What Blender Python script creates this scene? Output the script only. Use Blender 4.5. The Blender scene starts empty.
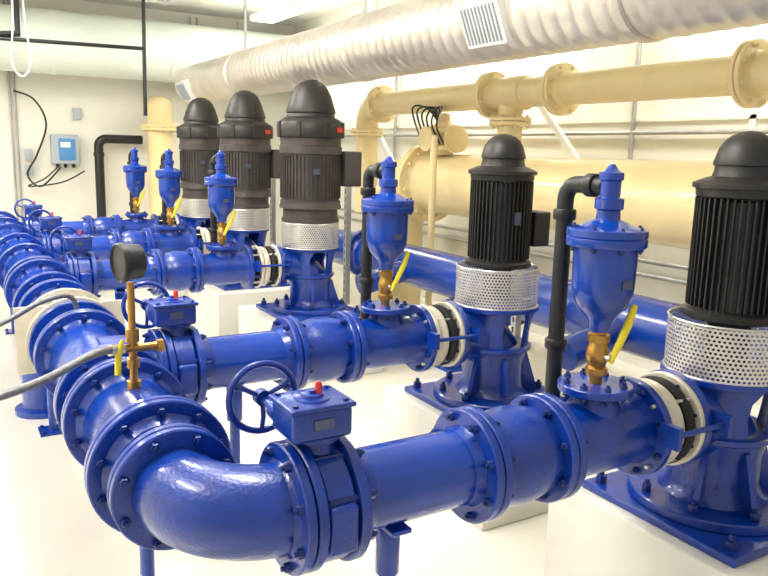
import bpy, bmesh, math, random
from mathutils import Vector, Matrix
random.seed(4)
S=bpy.context.scene
PI=math.pi
X=Vector((1,0,0));Y=Vector((0,1,0));Z=Vector((0,0,1))
# ---------------------------------------------------------------- materials
MATS={}
def mat(name,col,rough=.5,metal=0.,bump=0.,bscale=40.,var=0.,vscale=6.,coat=0.,emit=None,bdist=.004):
    m=bpy.data.materials.new(name); m.use_nodes=True; nt=m.node_tree; b=nt.nodes['Principled BSDF']
    b.inputs['Base Color'].default_value=(*col,1); b.inputs['Roughness'].default_value=rough
    b.inputs['Metallic'].default_value=metal; b.inputs['Coat Weight'].default_value=coat; b.inputs['Coat Roughness'].default_value=.08
    tc=nt.nodes.new('ShaderNodeTexCoord')
    if var>0:
        n=nt.nodes.new('ShaderNodeTexNoise'); n.inputs['Scale'].default_value=vscale; n.inputs['Detail'].default_value=4
        r=nt.nodes.new('ShaderNodeValToRGB'); r.color_ramp.elements[0].position=.3; r.color_ramp.elements[1].position=.7
        r.color_ramp.elements[0].color=(*[c*(1-var) for c in col],1); r.color_ramp.elements[1].color=(*[min(1,c*(1+var)) for c in col],1)
        nt.links.new(tc.outputs['Object'],n.inputs['Vector']); nt.links.new(n.outputs['Fac'],r.inputs['Fac']); nt.links.new(r.outputs['Color'],b.inputs['Base Color'])
    if bump>0:
        n=nt.nodes.new('ShaderNodeTexNoise'); n.inputs['Scale'].default_value=bscale; n.inputs['Detail'].default_value=3
        bp=nt.nodes.new('ShaderNodeBump'); bp.inputs['Strength'].default_value=bump; bp.inputs['Distance'].default_value=bdist
        nt.links.new(tc.outputs['Object'],n.inputs['Vector']); nt.links.new(n.outputs['Fac'],bp.inputs['Height']); nt.links.new(bp.outputs['Normal'],b.inputs['Normal'])
    if emit:
        b.inputs['Emission Color'].default_value=(*emit[0],1); b.inputs['Emission Strength'].default_value=emit[1]
    MATS[name]=m; return m
BLUE=mat('blue_paint',(.001,.043,.35),.22,0,.2,60,.15,5,coat=.5)
BLUED=mat('blue_paint_cast',(.001,.035,.30),.28,0,.45,110,.2,9,coat=.4)
BOLT=mat('blue_bolt',(.001,.018,.16),.32)
BEIGE=mat('beige_paint',(.84,.68,.36),.3,0,.1,30,.06,3,coat=.3)
WHITEP=mat('insulated_white',(.75,.80,.73),.45,0,.15,12,.05,2)
WALL=mat('wall_paint',(.80,.78,.69),.6,0,.1,60,.03,1.5)
CEIL=mat('ceiling_paint',(.88,.87,.82),.7,0,.1,60)
CONC=mat('pedestal_concrete',(.76,.74,.67),.5,0,.25,30,.05,4)
FLOOR=mat('floor_epoxy',(.80,.77,.68),.12,0,.05,8,.05,1.3)
MOTOR=mat('motor_charcoal',(.020,.017,.016),.45,0,.2,90,.2,8)
MOTORB=mat('motor_brown',(.055,.046,.042),.5,0,.2,90,.2,8)
BLACK=mat('black_iron',(.012,.012,.014),.4)
RUB=mat('rubber_black',(.01,.01,.01),.7)
STEEL=mat('steel',(.62,.6,.56),.3,.9,.1,40)
GALV=mat('galvanised_strut',(.42,.42,.41),.45,.5,.1,60,.12,10)
HOSE=mat('braided_steel_hose',(.22,.22,.23),.4,.6,.6,300,.2,80)
CREAM=mat('zinc_ring',(.70,.65,.53),.4,.2,.1,40,.08,8)
BRASS=mat('brass',(.46,.26,.07),.32,.9,.1,60)
YEL=mat('yellow_grip',(.85,.72,.02),.4)
RED=mat('red_indicator',(.65,.03,.02),.4)
WHITE=mat('white_plastic',(.8,.8,.77),.4)
GREY=mat('grey_box',(.38,.43,.47),.4)
PLATE=mat('name_plate',(.10,.12,.2),.35,.5)
LBLUE=mat('panel_blue',(.08,.25,.55),.4)
LAMP=mat('lamp_diffuser',(1,1,1),.5,emit=((1,.98,.94),12))
def mk_guard():
    m=bpy.data.materials.new('perforated_steel'); m.use_nodes=True; nt=m.node_tree; N=nt.nodes; L=nt.links
    b=N['Principled BSDF']; b.inputs['Base Color'].default_value=(.72,.69,.64,1); b.inputs['Metallic'].default_value=.6; b.inputs['Roughness'].default_value=.35
    uv=N.new('ShaderNodeUVMap'); sep=N.new('ShaderNodeSeparateXYZ'); L.new(uv.outputs[0],sep.inputs[0])
    def M(op,a,bb=None,c=None):
        n=N.new('ShaderNodeMath'); n.operation=op
        for i,v in enumerate((a,bb,c)):
            if v is None: continue
            if isinstance(v,(int,float)): n.inputs[i].default_value=v
            else: L.new(v,n.inputs[i])
        return n.outputs[0]
    v=M('MULTIPLY',sep.outputs[1],13.0); row=M('FLOOR',v); off=M('MULTIPLY',M('MODULO',row,2.0),.5)
    u=M('ADD',M('MULTIPLY',sep.outputs[0],80.0),off)
    fu=M('SUBTRACT',M('FRACT',u),.5); fv=M('SUBTRACT',M('FRACT',v),.5)
    d=M('SQRT',M('ADD',M('MULTIPLY',fu,fu),M('MULTIPLY',fv,fv)))
    hole=M('LESS_THAN',d,.30)
    tr=N.new('ShaderNodeBsdfTransparent'); mx=N.new('ShaderNodeMixShader')
    L.new(hole,mx.inputs[0]); L.new(b.outputs[0],mx.inputs[1]); L.new(tr.outputs[0],mx.inputs[2])
    L.new(mx.outputs[0],N['Material Output'].inputs[0]); return m
GUARD=mk_guard()
DUCT=mat('duct_metal',(.72,.67,.60),.36,.75,.5,7,.10,3,bdist=.02)
# ---------------------------------------------------------------- builder
def basis(a):
    a=a.normalized(); r=Z if abs(a.z)<.9 else X
    u=a.cross(r).normalized(); v=a.cross(u).normalized(); return a,u,v
class B:
    def __init__(s,name): s.n=name; s.bm=bmesh.new(); s.m=[]; s.uv=s.bm.loops.layers.uv.new('UVMap')
    def mi(s,m):
        if m not in s.m: s.m.append(m)
        return s.m.index(m)
    def grid(s,rings,m,closed=True,caps=True):
        mi=s.mi(m); V=[[s.bm.verts.new(p) for p in r] for r in rings]; n=len(rings[0]); nr=len(rings)
        for i in range(nr-1):
            for j in range(n if closed else n-1):
                k=(j+1)%n
                try: f=s.bm.faces.new((V[i][j],V[i][k],V[i+1][k],V[i+1][j]))
                except ValueError: continue
                f.material_index=mi
                for l,(uu,vv) in zip(f.loops,((j,i),(j+1,i),(j+1,i+1),(j,i+1))): l[s.uv].uv=(uu/n,vv/max(1,nr-1))
        if caps:
            for r in (V[0],V[-1]):
                try: f=s.bm.faces.new(r); f.material_index=mi
                except ValueError: pass
    def lathe(s,o,a,pts,m,seg=40,caps=True):
        o=Vector(o); a,u,v=basis(Vector(a)); rings=[]
        for t,r in pts:
            r=max(r,1e-4); rings.append([o+a*t+(u*math.cos(2*PI*j/seg)+v*math.sin(2*PI*j/seg))*r for j in range(seg)])
        s.grid(rings,m,caps=caps); return s
    def cyl(s,p,q,r,m,seg=24,bev=0):
        p=Vector(p);q=Vector(q);L=(q-p).length
        if bev: return s.lathe(p,q-p,[(0,r-bev),(bev*.3,r-bev*.3),(bev,r),(L-bev,r),(L-bev*.3,r-bev*.3),(L,r-bev)],m,seg)
        return s.lathe(p,q-p,[(0,r),(L,r)],m,seg)
    def box(s,c,d,m,rot=None,bev=.0):
        tmp=bmesh.new(); bmesh.ops.create_cube(tmp,size=1); bmesh.ops.scale(tmp,vec=Vector(d),verts=tmp.verts)
        if bev: bmesh.ops.bevel(tmp,geom=list(tmp.edges),offset=bev,segments=3,affect='EDGES',profile=.6)
        M=Matrix.Translation(Vector(c))@(rot.to_4x4() if rot else Matrix())
        mi=s.mi(m); mp={v:s.bm.verts.new(M@v.co) for v in tmp.verts}
        for f in tmp.faces: s.bm.faces.new([mp[v] for v in f.verts]).material_index=mi
        tmp.free(); return s
    def tube(s,path,r,m,seg=20,caps=True):
        P0=[Vector(p) for p in path]; rl=list(r) if isinstance(r,(list,tuple)) else [r]*len(P0)
        P=[];R=[]
        for p,q in zip(P0,rl):
            if P and (p-P[-1]).length<1e-5: continue
            P.append(p);R.append(q)
        n=len(P); T=[]
        for i in range(n):
            a=P[max(0,i-1)]; b=P[min(n-1,i+1)]; T.append((b-a).normalized())
        _,u,v=basis(T[0]); rings=[]
        for i in range(n):
            if i: 
                q=T[i-1].rotation_difference(T[i]); u=q@u
            v=T[i].cross(u).normalized()
            rings.append([P[i]+(u*math.cos(2*PI*j/seg)+v*math.sin(2*PI*j/seg))*R[i] for j in range(seg)])
        s.grid(rings,m,caps=caps); return s
    def torus(s,c,a,R,r,m,seg=36,ts=10):
        c=Vector(c);a,u,v=basis(Vector(a)); mi=s.mi(m); rings=[]
        for i in range(seg):
            t=2*PI*i/seg; d=u*math.cos(t)+v*math.sin(t)
            rings.append([c+d*(R+r*math.cos(2*PI*j/ts))+a*r*math.sin(2*PI*j/ts) for j in range(ts)])
        V=[[s.bm.verts.new(p) for p in q] for q in rings]
        for i in range(seg):
            for j in range(ts):
                k=(i+1)%seg;l=(j+1)%ts
                s.bm.faces.new((V[i][j],V[i][l],V[k][l],V[k][j])).material_index=mi
        return s
    def bolts(s,o,a,R,n,r,t0,t1,m,ph=.5,stud=True):
        o=Vector(o);a,u,v=basis(Vector(a))
        for i in range(n):
            t=2*PI*(i+ph)/n; c=o+(u*math.cos(t)+v*math.sin(t))*R
            s.lathe(c+a*t0,a,[(0,r*.85),(r*.25,r),(t1-t0-r*.25,r),(t1-t0,r*.85)],m,6)
            if stud: s.lathe(c+a*(t0-r*.7),a,[(0,r*.5),(t1-t0+r*1.4,r*.5)],m,8)
        return s
    def flange(s,o,a,R,t,m):
        e=.004
        s.lathe(o,a,[(0,R-e),(e,R),(t-e,R),(t,R-e)],m,56)
        return s
    def fpair(s,o,a,R,m,n=8,t=.026,rb=.0125,bm=None,hub=None):
        o=Vector(o);a=Vector(a).normalized()
        s.flange(o-a*(t+.002),a,R,t,m); s.flange(o+a*.002,a,R,t,m); s.lathe(o-a*.004,a,[(0,R*.82),(.008,R*.82)],RUB,40)
        s.bolts(o,a,R*.86,n,rb,-(t+.002+rb*1.1),t+.002+rb*1.1,bm or BOLT)
        if hub:
            s.lathe(o-a*(t+.03),a,[(0,hub),(.02,hub*1.06),(.03,hub*1.16)],m,48)
            s.lathe(o+a*(t+.0),a,[(0,hub*1.16),(.01,hub*1.06),(.03,hub)],m,48)
        return s
    def done(s,loc=(0,0,0),ang=38):
        bm=s.bm; bmesh.ops.recalc_face_normals(bm,faces=bm.faces)
        for f in bm.faces: f.smooth=True
        ca=math.radians(ang)
        for e in bm.edges:
            if len(e.link_faces)==2:
                if e.calc_face_angle(0)>ca: e.smooth=False
        me=bpy.data.meshes.new(s.n); bm.to_mesh(me); bm.free()
        for m in s.m: me.materials.append(m)
        o=bpy.data.objects.new(s.n,me); S.collection.objects.link(o); o.location=loc; return o
def inst(o,loc,rz=0):
    c=bpy.data.objects.new(o.name,o.data); S.collection.objects.link(c); c.location=loc; c.rotation_euler.z=rz; return c
def arc(c,u,v,R,a0,a1,n=12):
    c=Vector(c); return [c+u*R*math.cos(a0+(a1-a0)*i/n)+v*R*math.sin(a0+(a1-a0)*i/n) for i in range(n+1)]
def bezier(P,n=24):
    P=[Vector(p) for p in P]; out=[]
    Q=[P[0]]+P+[P[-1]]
    for i in range(1,len(Q)-2):
        for k in range(n):
            t=k/n; a,b,c,d=Q[i-1:i+3]
            out.append(.5*((2*b)+(c-a)*t+(2*a-5*b+4*c-d)*t*t+(3*b-a-3*c+d)*t**3))
    out.append(P[-1]); return out
# ---------------------------------------------------------------- camera
CX,CY,CZ,TH,PH,RO,F=-.4541,-1.5481,1.6530,1.0336,.1818,.0256,740.4
Fv=Vector((math.cos(TH)*math.cos(PH),math.sin(TH)*math.cos(PH),-math.sin(PH))); Rv=Vector((math.sin(TH),-math.cos(TH),0)); Uv=Rv.cross(Fv)
R2=Rv*math.cos(RO)+Uv*math.sin(RO); U2=Uv*math.cos(RO)-Rv*math.sin(RO)
cam=bpy.data.cameras.new('camera'); co=bpy.data.objects.new('camera',cam); S.collection.objects.link(co)
M=Matrix((R2,U2,-Fv)).transposed().to_4x4(); M.translation=(CX,CY,CZ); co.matrix_world=M
cam.lens=F/768*36; cam.sensor_width=36; cam.clip_start=.05; S.camera=co
H=.8; YS=[0,1.27,3.56,4.95,6.27]; XT=1.2332; XP=1.8727; XQ=1.9229
# ---------------------------------------------------------------- room
def slab(name,c,d,m):
    b=B(name); b.box(c,d,m); return b.done()
WX=4.3; BY=9.3; CZT=3.5
slab('floor',(.4,3,-.05),(8.2,13,.1),FLOOR)
slab('ceiling',(.4,3.9,CZT+.05),(8.2,11,.1),CEIL)
slab('wall_right',(WX+.06,3,CZT/2),(.12,13,CZT),WALL)
slab('wall_back',(.4,BY+.06,CZT/2),(8.2,.12,CZT),WALL)
slab('wall_left',(-3.66,3.9,CZT/2),(.12,11,CZT),WALL)
b=B('trim_1')
for y in (-1,1.6,4.2,6.8): b.box((WX-.01,y,CZT/2),(.02,.05,CZT),WALL)
b.box((WX-.01,3,1.95),(.02,12,.03),WALL); b.done()
b=B('baseboard_right'); b.box((WX-.01,3,.08),(.02,12,.16),WALL); b.done()
# ---------------------------------------------------------------- header
RH=.138;FH=.192;RB=.105;FB=.160
b=B('discharge_header_pipe')
b.tube([(.24,0,H)]+arc((.21,.21,H),X,Y,.21,-PI/2,-PI,16)+[(0,.22,H)],RB*1.06,BLUED,40)
b.fpair((.222,0,H),X,FB,BLUED,8,hub=RB)
b.fpair((0,.235,H),Y,FB,BLUED,8)
b.lathe((0,.25,H),Y,[(0,RB*1.1),(.05,RB*1.15),(.10,RH)],BLUED,40)
b.lathe((0,.33,H),Y,[(0,RH),(1.45,RH)],BLUE,40); b.lathe((0,2.12,H),Y,[(0,RH),(5.2,RH),(5.27,.1),(5.3,.03)],BLUE,40)
for y in (.375,.80,.98,1.6,2.38,2.62,3.12,3.24,3.9,4.55,5.3,5.9,6.62): b.fpair((0,y,H),Y,FH,BLUED,10,hub=RH)
b.flange((0,1.78,H),Y,FH,.03,BLUED); b.flange((0,2.10,H),Y,FH,.03,BLUED)
for y in YS[1:]:
    b.lathe((0,y,H),X,[(0,RB*1.1),(.13,RB*1.1),(.17,RB*1.02),(.196,RB*1.02)],BLUED,36)
    b.fpair((.222,y,H),X,FB,BLUED,8)
    b.lathe((0,y,H),X,[(0,RB*1.45),(.10,RB*1.4),(.135,RB*1.1)],BLUED,36)
b.lathe((0,3.35,0),Z,[(0,.17),(.03,.17),(.035,.125),(H-.02,.125)],BLUE,36)
b.done()
b=B('header_rubber_coupling')
b.lathe((0,1.81,H),Y,[(0,.15),(.03,.15),(.1,.125),(.19,.125),(.26,.15),(.29,.15)],RUB,40)
for y in (1.83,2.05):
    b.lathe((0,y,H),Y,[(0,.20),(.02,.20)],CREAM,40)
b.box((0,1.95,H),(.46,.012,.30),CREAM); b.bolts((0,1.95,H),Y,.175,8,.009,-.17,.17,STEEL,stud=False); b.done()
# ---------------------------------------------------------------- branch
b=B('discharge_branch_pipe')
b.lathe((.35,0,0),X,[(0,RB),(.41,RB)],BLUE,48)
b.flange((.334,0,0),X,FB,.028,BLUED); b.lathe((.36,0,0),X,[(0,RB*1.2),(.03,RB*1.03),(.05,RB)],BLUED,40)
b.lathe((.705,0,0),X,[(0,RB),(.03,RB*1.08),(.06,RB*1.2)],BLUED,40); b.flange((.735,0,0),X,FB,.026,BLUED)
b.lathe((1.055,0,0),X,[(0,RB*1.15),(.03,RB*1.04),(.06,RB*1.03),(.11,RB*1.1),(.26,RB*1.1),(.31,RB*1.03),(.345,RB*1.15)],BLUED,44)
b.lathe((XT,0,0),Z,[(0,.08),(.10,.082),(.125,.066),(.145,.066),(.146,.11),(.149,.113),(.168,.113),(.171,.11)],BLUED,40)
b.bolts((XT,0,.16),Z,.09,8,.011,-.028,.022,BOLT)
b.flange((1.032,0,0),X,FB,.028,BLUED); b.flange((1.395,0,0),X,FB,.028,BLUED)
branch=b.done((0,0,H))
b=B('check_valve')
b.flange((.765,0,0),X,FB,.026,BLUED)
b.lathe((.785,0,0),X,[(0,RB*1.18),(.03,RB*1.14),(.06,RB*1.26),(.11,RB*1.36),(.16,RB*1.32),(.22,RB*1.2)],BLUED,44)
b.flange((1.000,0,0),X,FB,.028,BLUED)
b.bolts((.763,0,0),X,FB*.86,8,.0125,-.042,.042,BOLT); b.bolts((1.030,0,0),X,FB*.86,8,.0125,-.044,.044,BOLT)
chk=b.done((0,0,H))
b=B('butterfly_valve')
b.lathe((.251,0,0),X,[(0,.142),(.006,.147),(.072,.147),(.078,.142)],BLUED,44)
b.bolts((.251,0,0),X,FB*.86,8,.0125,-.05,.13,BOLT)
b.box((.290,0,-.01),(.075,.315,.12),BLUED,bev=.015)
b.lathe((.285,0,.13),Z,[(0,.052),(.03,.042),(.038,.042),(.039,.06),(.055,.06)],BLUED,28)
gx=.272
b.box((gx,-.005,.222),(.155,.135,.078),BLUED,bev=.014)
b.box((gx,-.005,.263),(.168,.145,.012),BLUED,bev=.005)
b.lathe((gx,-.005,.269),Z,[(0,.045),(.004,.043),(.005,.028),(.012,.026),(.013,.008),(.02,.008)],BLUED,24)
b.lathe((gx+.015,-.01,.275),Z,[(0,.009),(.028,.009),(.034,.005)],RED,14)
for dx in(-.065,.065):
    for dy in(-.055,.05): b.lathe((gx+dx,dy,.268),Z,[(0,.007),(.006,.007)],BOLT,6)
b.box((gx,-.074,.225),(.05,.004,.025),PLATE)
b.lathe((.22,.06,.215),Y,[(0,.026),(.04,.024),(.041,.012),(.13,.012)],BLUED,20)
wc=Vector((.22,.185,.220))
b.torus(wc,Y,.090,.009,BLUED,40,10); b.lathe(wc-Y*.015,Y,[(0,.022),(.03,.022)],BLUED,18)
for k in range(3):
    a=2*PI*k/3+.5; d=X*math.cos(a)+Z*math.sin(a); b.tube([wc,wc+d*.05-Y*.01,wc+d*.087],.007,BLUED,8)
bfv=b.done((0,0,H))
b=B('flexible_coupling')
b.lathe((1.423,0,0),X,[(0,.125),(.03,.125),(.06,.11),(.10,.11),(.13,.125),(.165,.125)],RUB,40)
b.flange((1.426,0,0),X,FB*.98,.02,CREAM); b.flange((1.56,0,0),X,FB*.98,.02,CREAM)
b.lathe((1.458,0,0),X,[(0,.140),(.012,.146),(.03,.146),(.04,.14)],CREAM,40); b.lathe((1.51,0,0),X,[(0,.14),(.012,.146),(.03,.146),(.04,.14)],RUB,40)
b.bolts((1.5,0,0),X,FB*.87,8,.011,-.12,-.07,BOLT); b.bolts((1.5,0,0),X,FB*.87,8,.011,.08,.14,BOLT)
b.bolts((1.5,0,0),X,FB*.87,4,.007,-.12,.12,STEEL,stud=False); 
for dy in(-1,1): b.cyl((1.38,dy*.185,.03),(1.64,dy*.185,.03),.009,BLUED,10); b.box((1.385,dy*.175,.03),(.02,.07,.07),BLUED); b.box((1.625,dy*.175,.03),(.02,.07,.07),BLUED)
cpl=b.done((0,0,H))
b=B('air_release_valve')
b.lathe((0,0,0),Z,[(0,.02),(.03,.02),(.031,.034),(.05,.034),(.055,.026),(.07,.03),(.085,.036),(.10,.036),(.115,.03),(.13,.026),(.132,.034),(.155,.034),(.156,.022),(.17,.022)],BRASS,12)
b.cyl((0,-.02,.09),(0,-.055,.09),.011,STEEL,10)
b.tube([(0,-.052,.075),(.01,-.055,.10),(.03,-.058,.14),(.055,-.06,.19),(.075,-.062,.25)],[.008,.009,.012,.013,.010],YEL,10)
b.lathe((0,0,.165),Z,[(0,.03),(.01,.034),(.03,.036),(.05,.050),(.08,.076),(.11,.088),(.14,.092),(.25,.094),(.256,.094),(.26,.115),(.264,.118),(.285,.118),(.288,.115),(.291,.118),(.31,.118),(.314,.112),(.32,.08),(.335,.05),(.34,.036),(.365,.034),(.37,.042),(.40,.042),(.405,.03),(.45,.03),(.455,.036),(.475,.036),(.48,.022),(.50,.008)],BLUE,36)
b.bolts((0,0,.44),Z,.103,8,.009,-.024,.04,BOLT)
b.box((0,-.094,.32),(.04,.004,.025),PLATE)
b.tube([(0,.02,.60),(0,.10,.60)]+arc((0,.13,.55),Y,Z,.05,PI/2,0,8)+[(0,.18,.45)]+arc((0,.13,-.12),Y,Z,.05,0,-PI/2,8)+[(0,.085,-.17)],.026,BLACK,16)
for P,a in (((0,.055,.60),Y),((0,.18,.52),-Z),((0,.18,.10),-Z)): b.lathe(P,a,[(0,.033),(.004,.036),(.03,.036),(.034,.033)],BLACK,14)
arv=b.done((XT,0,H+.17))
# ---------------------------------------------------------------- pumps
def pump(name,big):
    b=B(name)
    b.box((0,0,.435),(.64,.64,.03),BLUED,bev=.008); b.lathe((0,0,.45),Z,[(0,.285),(.004,.29),(.03,.29),(.035,.285)],BLUED,48)
    b.bolts((0,0,.485),Z,.25,8,.017,0,.03,BOLT)
    for dx in(-.27,.27):
        for dy in(-.27,.27): b.lathe((dx,dy,.45),Z,[(0,.02),(.03,.02),(.031,.01),(.05,.01)],BOLT,6)
    b.lathe((0,0,.48),Z,[(0,.19),(.02,.165),(.06,.15),(.16,.15),(.22,.165)],BLUED,40)
    b.tube([(-.27,0,H)]+arc((-.2,0,H-.2),X,Z,.2,PI/2,0,12)+[(0,0,.5)],[.115,.115,.116,.118,.12,.124,.128,.132,.136,.14,.143,.146,.148,.15,.15],BLUED,36)
    b.flange((-.292,0,H),X,FB,.03,BLUED); b.bolts((-.28,0,H),X,FB*.86,8,.012,-.03,.04,BOLT)
    b.lathe((0,0,.70),Z,[(0,.165),(.012,.185),(.03,.185),(.035,.17)],BLUED,40)
    for k in range(4):
        a=PI/4+k*PI/2; rings=[]
        for z,r,w in((.70,.172,.55),(.74,.17,.40),(.80,.172,.33),(.86,.182,.36),(.915,.198,.55)):
            ring=[]
            for rr,seq in((r,(-1,-.5,0,.5,1)),(r-.02,(1,.5,0,-.5,-1))):
                for q in seq: ring.append(Vector((rr*math.cos(a+q*w),rr*math.sin(a+q*w),z)))
            rings.append(ring)
        b.grid(rings,BLUED)
    for a in(-.5,PI-.5+.9,-1.9): 
        d=X*math.cos(a)+Y*math.sin(a); b.grid([[d*r+Vector((-d.y,d.x,0))*w+Z*z for r,z in((.14,.47),(.24,.47),(.17,.68),(.14,.68))] for w in(-.01,.01)],BLUED)
    b.lathe((0,0,.905),Z,[(0,.195),(.006,.212),(.024,.212),(.03,.20)],BLUED,44)
    b.lathe((0,0,.66),Z,[(0,.07),(.08,.07),(.081,.09),(.10,.09),(.101,.045),(.16,.045)],BLUED,24)
    b.cyl((0,0,.8),(0,0,1.14),.022,STEEL,14); b.lathe((0,0,.95),Z,[(0,.07),(.15,.07)],BLACK,16)
    b.bolts((0,0,.76),Z,.065,4,.009,0,.05,STEEL,stud=False)
    gr=.215 if big else .202
    b.lathe((0,0,.935),Z,[(0,gr),(.185,gr)],GUARD,64,caps=False)
    for z in(.932,1.115): b.torus((0,0,z),Z,gr,.004,STEEL,48,6)
    if not big:
        m=MOTOR
        b.lathe((0,0,1.12),Z,[(0,.158),(.004,.162),(.022,.162),(.03,.142),(.04,.134),(.40,.134)],m,48)
        nf=44
        for k in range(nf):
            a=2*PI*k/nf; R=Matrix.Rotation(a,3,'Z'); b.box(R@Vector((.140,0,1.345)),(.022,.006,.37),m,rot=R)
        b.lathe((0,0,1.53),Z,[(0,.144),(.005,.152),(.03,.154),(.032,.165),(.048,.165),(.052,.156),(.066,.123),(.07,.107),(.09,.101),(.105,.100),(.108,.106),(.118,.106),(.135,.101),(.165,.092),(.19,.076),(.208,.054),(.218,.03),(.222,.005)],m,44)
        b.box((.18,-.04,1.30),(.1,.14,.17),m,bev=.012)
        b.box((-.02,-.153,1.36),(.035,.004,.06),PLATE)
    else:
        m=MOTORB
        b.lathe((0,0,1.12),Z,[(0,.20),(.004,.215),(.03,.215),(.035,.205),(.10,.205),(.105,.232),(.12,.232),(.14,.225),(.16,.225),(.165,.215),(.50,.215),(.505,.232),(.56,.232),(.565,.225),(.62,.225)],m,56)
        nf=48
        for k in range(nf):
            a=2*PI*k/nf; R=Matrix.Rotation(a,3,'Z'); b.box(R@Vector((.216,0,1.455)),(.022,.007,.31),m,rot=R)
        b.lathe((0,0,1.74),Z,[(0,.225),(.004,.245),(.02,.25),(.10,.25),(.115,.24),(.14,.20),(.15,.18),(.175,.172),(.18,.182),(.195,.182),(.23,.170),(.30,.148),(.36,.118),(.395,.085),(.41,.05),(.415,.05),(.42,.02)],MOTOR,48)
        for k in range(8):
            a=2*PI*k/8; R=Matrix.Rotation(a,3,'Z'); b.box(R@Vector((.247,0,1.80)),(.02,.03,.11),MOTOR,rot=R,bev=.004)
        b.box((.27,-.08,1.52),(.14,.2,.26),m,bev=.015)
        b.box((.13,-.218,1.80),(.07,.006,.035),RED,rot=Matrix.Rotation(.54,3,'Z')); b.box((-.06,-.228,1.5),(.05,.01,.04),PLATE)
    return b
ps=pump('vertical_turbine_pump',False).done((XP,0,0)); pb=pump('large_vertical_turbine_pump',True).done((XQ,YS[2],0))
b=B('concrete_pedestal'); b.box((0,0,.21),(.84,.88,.42),CONC,bev=.012); ped=b.done((XP+.05,0,0))
for i,y in enumerate(YS):
    if i: inst(branch,(0,y,H)); inst(chk,(0,y,H)); inst(bfv,(0,y,H)); inst(cpl,(0 if i<2 else .05,y,H)); inst(arv,(XT,y,H+.17)); inst(ped,(XP+.05,y,0))
inst(ps,(XP,YS[1],0)); inst(pb,(XQ,YS[3],0)); inst(pb,(XQ,YS[4],0))
def stand(hh,r=.022):
    b=B('pipe_support_stand'); b.box((0,0,.006),(.15,.15,.012),BLUE); b.cyl((0,0,.01),(0,0,hh-.10),r,BLUE,18); b.cyl((0,0,hh-.2),(0,0,hh-.06),r*1.5,BLUE,18,bev=.004)
    b.box((0,0,hh-.055),(.06,.14,.014),BLUE,bev=.004)
    for dx in(-.055,.055):
        for dy in(-.055,.055): b.lathe((dx,dy,.012),Z,[(0,.012),(.012,.012)],BOLT,6)
    return b
sb=stand(H-RB+.05).done((.50,0,0)); sh=stand(H-RH+.05).done((0,.58,0))
for y in YS[1:]: inst(sb,(.52,y,0))
for y in (2.95,4.2,5.6): inst(sh,(0,y,0))
# gauge
GY=.67
b=B('pressure_gauge'); z0=H+RH-.01
b.lathe((0,0,z0),Z,[(0,.022),(.03,.022),(.031,.012),(.07,.012),(.071,.019),(.10,.019),(.101,.012),(.15,.012),(.151,.02),(.19,.02),(.191,.011),(.33,.011)],BRASS,12)
b.cyl((-.03,0,z0+.13),(.07,0,z0+.13),.013,BRASS,12); b.cyl((.07,0,z0+.13),(.09,0,z0+.13),.02,BRASS,6)
b.tube([(-.03,-.01,z0+.16),(-.045,-.02,z0+.13),(-.05,-.022,z0+.06)],[.006,.010,.009],YEL,8)
gd=Vector((-.93,-.2,0)).normalized(); gc=Vector((0,0,z0+.39))
b.lathe(gc-gd*.035,gd,[(0,.042),(.006,.050),(.05,.052),(.054,.058),(.068,.058),(.072,.053),(.066,.050)],BLACK,36)
b.lathe(gc+gd*.028,gd,[(0,.049),(.002,.049)],WHITE,36)
b.done((0,GY,0))
b=B('braided_hose'); b.tube(bezier([(-.04,GY,z0+.13),(-.12,GY-.06,z0+.14),(-.30,GY-.16,z0+.10),(-.55,GY-.26,z0+.09),(-1.0,GY-.3,z0+.08)],8),.012,HOSE,10); b.cyl((-.03,GY,z0+.13),(-.07,GY-.02,z0+.135),.017,STEEL,10); b.done()
b=B('braided_hose'); b.tube(bezier([(0,1.72,z0),(-.03,1.7,z0+.10),(-.15,1.6,z0+.11),(-.40,1.5,z0+.03),(-1.0,1.4,z0)],8),.011,HOSE,10); b.done()
# ---------------------------------------------------------------- suction header
b=B('suction_header_pipe'); SX=2.9; SZ=.72; SR=.17
b.lathe((SX,-1.2,SZ),Y,[(0,SR),(6.6,SR),(6.63,.1)],BLUE,40)
for y in(-.3,2.3,4.4): b.fpair((SX,y,SZ),Y,.23,BLUED,10,hub=SR)
for y in(1.27,3.56): b.tube([(SX,y,SZ),(2.37,y,SZ-.12)],.09,BLUE,24)
for y in(.6,3.0): b.box((SX,y,.27),(.1,.1,.54),BLUE); b.box((SX,y,.01),(.25,.25,.02),BLUE)
b.done()
# ---------------------------------------------------------------- beige wall pipes
b=B('beige_main_pipe'); BX=3.6; BZ=1.37; BR=.275
b.lathe((BX,-2.5,BZ),Y,[(0,BR),(6.95,BR)],BEIGE,56)
b.fpair((BX,4.45,BZ),Y,.375,BEIGE,16,t=.045,rb=.02,bm=BEIGE,hub=BR)
b.tube([(BX,4.5,BZ),(BX,4.65,BZ)]+arc((BX,4.65,BZ-.38),Y,Z,.38,PI/2,0,10)+[(BX,5.03,0)],BR,BEIGE,36)
b.done()
b=B('beige_upper_pipe'); UZ=2.14; UR=.115; UX=3.55
b.lathe((UX,-2.5,UZ),Y,[(0,UR),(7.9,UR)],BEIGE,40)
b.tube([(UX,5.35,UZ)]+arc((UX,5.4,UZ-.22),Y,Z,.22,PI/2,0,10)+[(UX,5.62,1.0)],UR*1.05,BEIGE,32)
for y in(1.14,2.67,3.48,5.3): b.fpair((UX,y,UZ),Y,.19,BEIGE,8,t=.03,bm=BEIGE,hub=UR)
b.fpair((UX,5.62,1.85),Z,.18,BEIGE,8,t=.03,bm=BEIGE)
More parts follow.
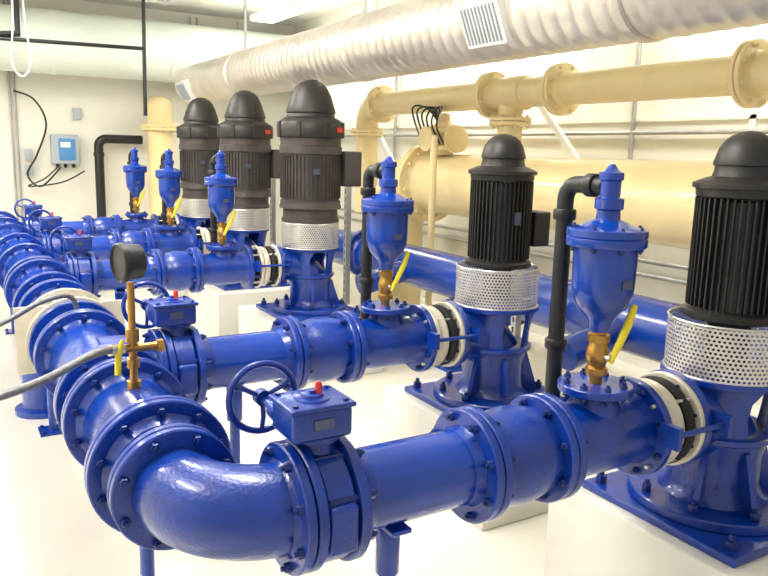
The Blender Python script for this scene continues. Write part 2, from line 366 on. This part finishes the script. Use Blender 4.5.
b.lathe((UX,3.05,UZ),Y,[(0,.12),(.02,.135),(.36,.135),(.38,.12)],BEIGE,36)
b.tube([(UX,3.24,UZ),(UX,3.24,BZ+.1)],.10,BEIGE,32); b.fpair((UX,3.24,UZ-.22),Z,.17,BEIGE,8,t=.03,bm=BEIGE)
b.done()
b=B('beige_vertical_pipe')
b.tube([(2.15,8.9,0),(2.15,8.9,2.2)],.17,BEIGE,36); b.fpair((2.15,8.9,1.9),Z,.25,BEIGE,12,t=.04,bm=BEIGE); b.lathe((2.15,8.9,2.2),Z,[(0,.17),(.06,.15),(.1,.1),(.12,.02)],BEIGE,36); b.done()
b=B('control_valve_assembly')
c=Vector((BX-.1,4.1,BZ+.27))
b.lathe(c,Z,[(0,.09),(.04,.09),(.041,.15),(.08,.15),(.081,.10),(.16,.13),(.2,.17),(.23,.17),(.25,.12),(.30,.06),(.36,.05),(.37,.02)],BEIGE,32)
b.lathe(c+Z*.14,X,[(-.2,.11),(-.17,.11),(-.165,.07),(.165,.07),(.17,.11),(.2,.11)],BEIGE,28)
b.lathe(c+Z*.14,Y,[(-.2,.12),(-.17,.12),(-.165,.08),(.165,.08),(.17,.12),(.2,.12)],BEIGE,28)
b.bolts(c+Z*.22,Z,.15,8,.012,-.02,.03,BEIGE)
for k in range(6): b.tube(bezier([c+Vector((-.1,-.15+.07*k,.1)),c+Vector((-.22,-.2+.08*k,.25+.03*k)),c+Vector((-.1,-.1+.05*k,.42)),c+Vector((0,.1,.3))],6),.008,BLACK,6)
b.done()
# ---------------------------------------------------------------- ducts and insulated pipes
b=B('spiral_duct'); DX=2.4; DZ=2.43; DR=.235
pts=[];y0=-2.2;LD=10.3;n=95
for i in range(n+1):
    t=i*(LD/n); pts+= [(t,DR-.001),(t+.018,DR+.005),(t+.036,DR+.005),(t+.054,DR-.001)]
b.lathe((DX,y0,DZ),Y,pts,DUCT,56)
for yy in(0.9,3.6,6.2): b.lathe((DX,yy,DZ),Y,[(0,DR+.002),(.01,DR+.014),(.05,DR+.014),(.06,DR+.002)],DUCT,48); b.box((DX,yy+.03,(DZ+DR+CZT)/2),(.03,.02,CZT-DZ-DR),GALV)
b.done()
def register():
    b=B('air_register'); b.box((0,0,0),(.1,.34,.24),WHITE,bev=.006)
    for k in range(10): b.box((-.055,-.14+.031*k,0),(.012,.006,.20),GREY)
    return b
r=register().done((DX-DR*.88,1.85,DZ-.06)); r.rotation_euler.y=-.4
r2=inst(r,(DX-DR*.88,7.7,DZ-.10)); r2.rotation_euler.y=-.5
b=B('insulated_pipe'); b.lathe((3.4,-2.5,2.62),Y,[(0,.24),(10.8,.24)],WHITEP,48)
for y in(0,1.5,3,4.5,6,7.5): b.lathe((3.4,y,2.62),Y,[(0,.243),(.03,.247),(.06,.243)],WHITEP,48)
b.done()
b=B('insulated_pipe'); b.lathe((-3.5,8.75,2.88),X,[(0,.38),(7.7,.38)],WHITEP,48)
for x in(-2,-.6,.8,2.2): b.lathe((x,8.75,2.88),X,[(0,.383),(.03,.39),(.06,.383)],WHITEP,48)
b.done()
# ---------------------------------------------------------------- struts, conduits, wall things
b=B('strut_post')
b.box((0,0,.7),(.045,.045,1.4),GALV)
for k in range(20): b.box((-.023,0,.08+k*.065),(.002,.014,.035),BLACK)
st=b.done((2.5,4.05,0)); inst(st,(2.52,1.85,0)); inst(st,(2.45,5.6,0))
b=B('pipe_brace'); b.box((3.95,3.1,1.85),(.04,.05,.9),WHITE,rot=Matrix.Rotation(-.80,3,'X')); br=b.done(); inst(br,(0,2.95,0))
b=B('support_post'); b.cyl((3.14,3.72,0),(3.14,3.72,1.80),.03,BEIGE,14); b.box((3.14,3.72,.01),(.16,.12,.02),BEIGE); b.done()
b=B('black_drain_pipe'); b.tube([(1.38,9.1,0),(1.38,9.1,1.63)]+arc((1.48,9.1,1.63),X,Z,.1,PI,PI/2,8)+[(1.95,9.1,1.73)],.06,BLACK,18)
for z in(.3,1.5): b.lathe((1.38,9.1,z),Z,[(0,.07),(.05,.07)],BLACK,18)
b.done()
b=B('conduit_run'); b.tube([(-3,7.6,2.68),(1.66,7.6,2.76)],.022,BLACK,10); b.tube([(1.68,7.6,3.49),(1.66,7.6,2.0)],.022,BLACK,10)
b.tube([(.35,7.6,3.45),(.35,7.6,2.80),(-.5,7.6,2.68)],.04,BLACK,10); b.done()
b=B('electrical_box'); b.box((0,0,0),(.34,.14,.38),GREY,bev=.015); b.box((.02,-.075,.0),(.2,.02,.28),LBLUE,bev=.006); b.box((.0,-.088,.06),(.12,.008,.07),WHITE)
for k in range(3): b.cyl((-.1+.1*k,0,-.19),(-.1+.1*k,0,-.24),.02,BLACK,10)
eb=b.done((.97,9.2,1.58))
b=B('junction_box'); b.box((0,0,0),(.1,.07,.14),GREY,bev=.008); jb=b.done((.53,9.25,1.5)); inst(jb,(.53,9.25,1.3)); inst(jb,(1.15,9.25,2.05))
b=B('wall_cable')
b.tube(bezier([(.4,9.2,2.3),(.62,9.1,2.2),(.75,9.1,1.9),(.62,9.1,1.5),(.5,9.15,1.25),(.65,9.1,1.1),(.9,9.1,1.35)],8),.012,BLACK,8)
b.tube(bezier([(.9,9.15,1.38),(.7,9.1,1.2),(.5,9.1,1.1),(.9,9.1,1.15),(1.2,9.15,1.3)],8),.01,BLACK,8); b.done()
b=B('hanging_cord'); b.tube(bezier([(.32,7.5,3.45),(.30,7.5,2.9),(.27,7.5,2.5),(.36,7.5,2.35),(.45,7.5,2.5),(.42,7.5,2.9),(.40,7.5,3.45)],10),.009,WHITE,8); b.done()
b=B('wall_conduit')
for x in(.36,.42,2.7,2.8,3.4): b.cyl((x,9.27,.2),(x,9.27,3.45),.014,GALV,8)
for y,zz in((6.2,3.3),(2.6,3.3),(1.1,3.3)): b.cyl((WX-.04,y,.3),(WX-.04,y,zz),.018,GALV,10)
for z in(.75,.86,1.85): b.cyl((WX-.04,-2,z),(WX-.04,8,z),.018,GALV,10)
b.done()
b=B('cable_tray'); 
for x in(1.6,2.0): b.box((x,5.4,3.35),(.02,5,.07),WHITE)
for k in range(17): b.box((1.8,3.0+k*.3,3.33),(.4,.03,.02),WHITE)
b.done()
# ---------------------------------------------------------------- lights
b=B('ceiling_light_fixture'); b.box((0,0,0),(.32,1.25,.06),WHITE,bev=.01); b.box((0,0,-.032),(.28,1.2,.01),LAMP); b.box((0,0,.032),(.24,1.2,.01),LAMP)  # glowing top panel is added, goes with the ceiling fill
for y in(-.5,.5): b.cyl((0,y,.03),(0,y,.22),.006,STEEL,8)
FZ=CZT-.22
lf=b.done((.3,1.0,FZ))
locs=[(.3,1.0),(.3,3.6),(.3,6.2),(-1.8,1.0),(-1.8,3.8),(-1.8,6.4),(3.6,1.2),(3.6,4.4),(3.2,7.2)]
for i,(x,y) in enumerate(locs):
    if i: inst(lf,(x,y,FZ))
    for up in(0,1):
        l=bpy.data.lights.new('ceiling_lamp_or_fill','AREA'); l.shape='RECTANGLE'; l.size=.28; l.size_y=1.2; l.energy=(17 if up else 42)*(.65 if x>3 else 1); l.color=(1,.965,.90)  # upward ones are added fill to brighten the ceiling
        o=bpy.data.objects.new('ceiling_lamp_or_fill',l); S.collection.objects.link(o); o.location=(x,y,FZ+(.05 if up else -.05))
        if up: o.rotation_euler.x=PI
w=bpy.data.worlds.new('world'); S.world=w; w.use_nodes=True; w.node_tree.nodes['Background'].inputs[0].default_value=(1,.98,.95,1); w.node_tree.nodes['Background'].inputs[1].default_value=.6
S.view_settings.view_transform='Standard'
S.view_settings.exposure=0.06
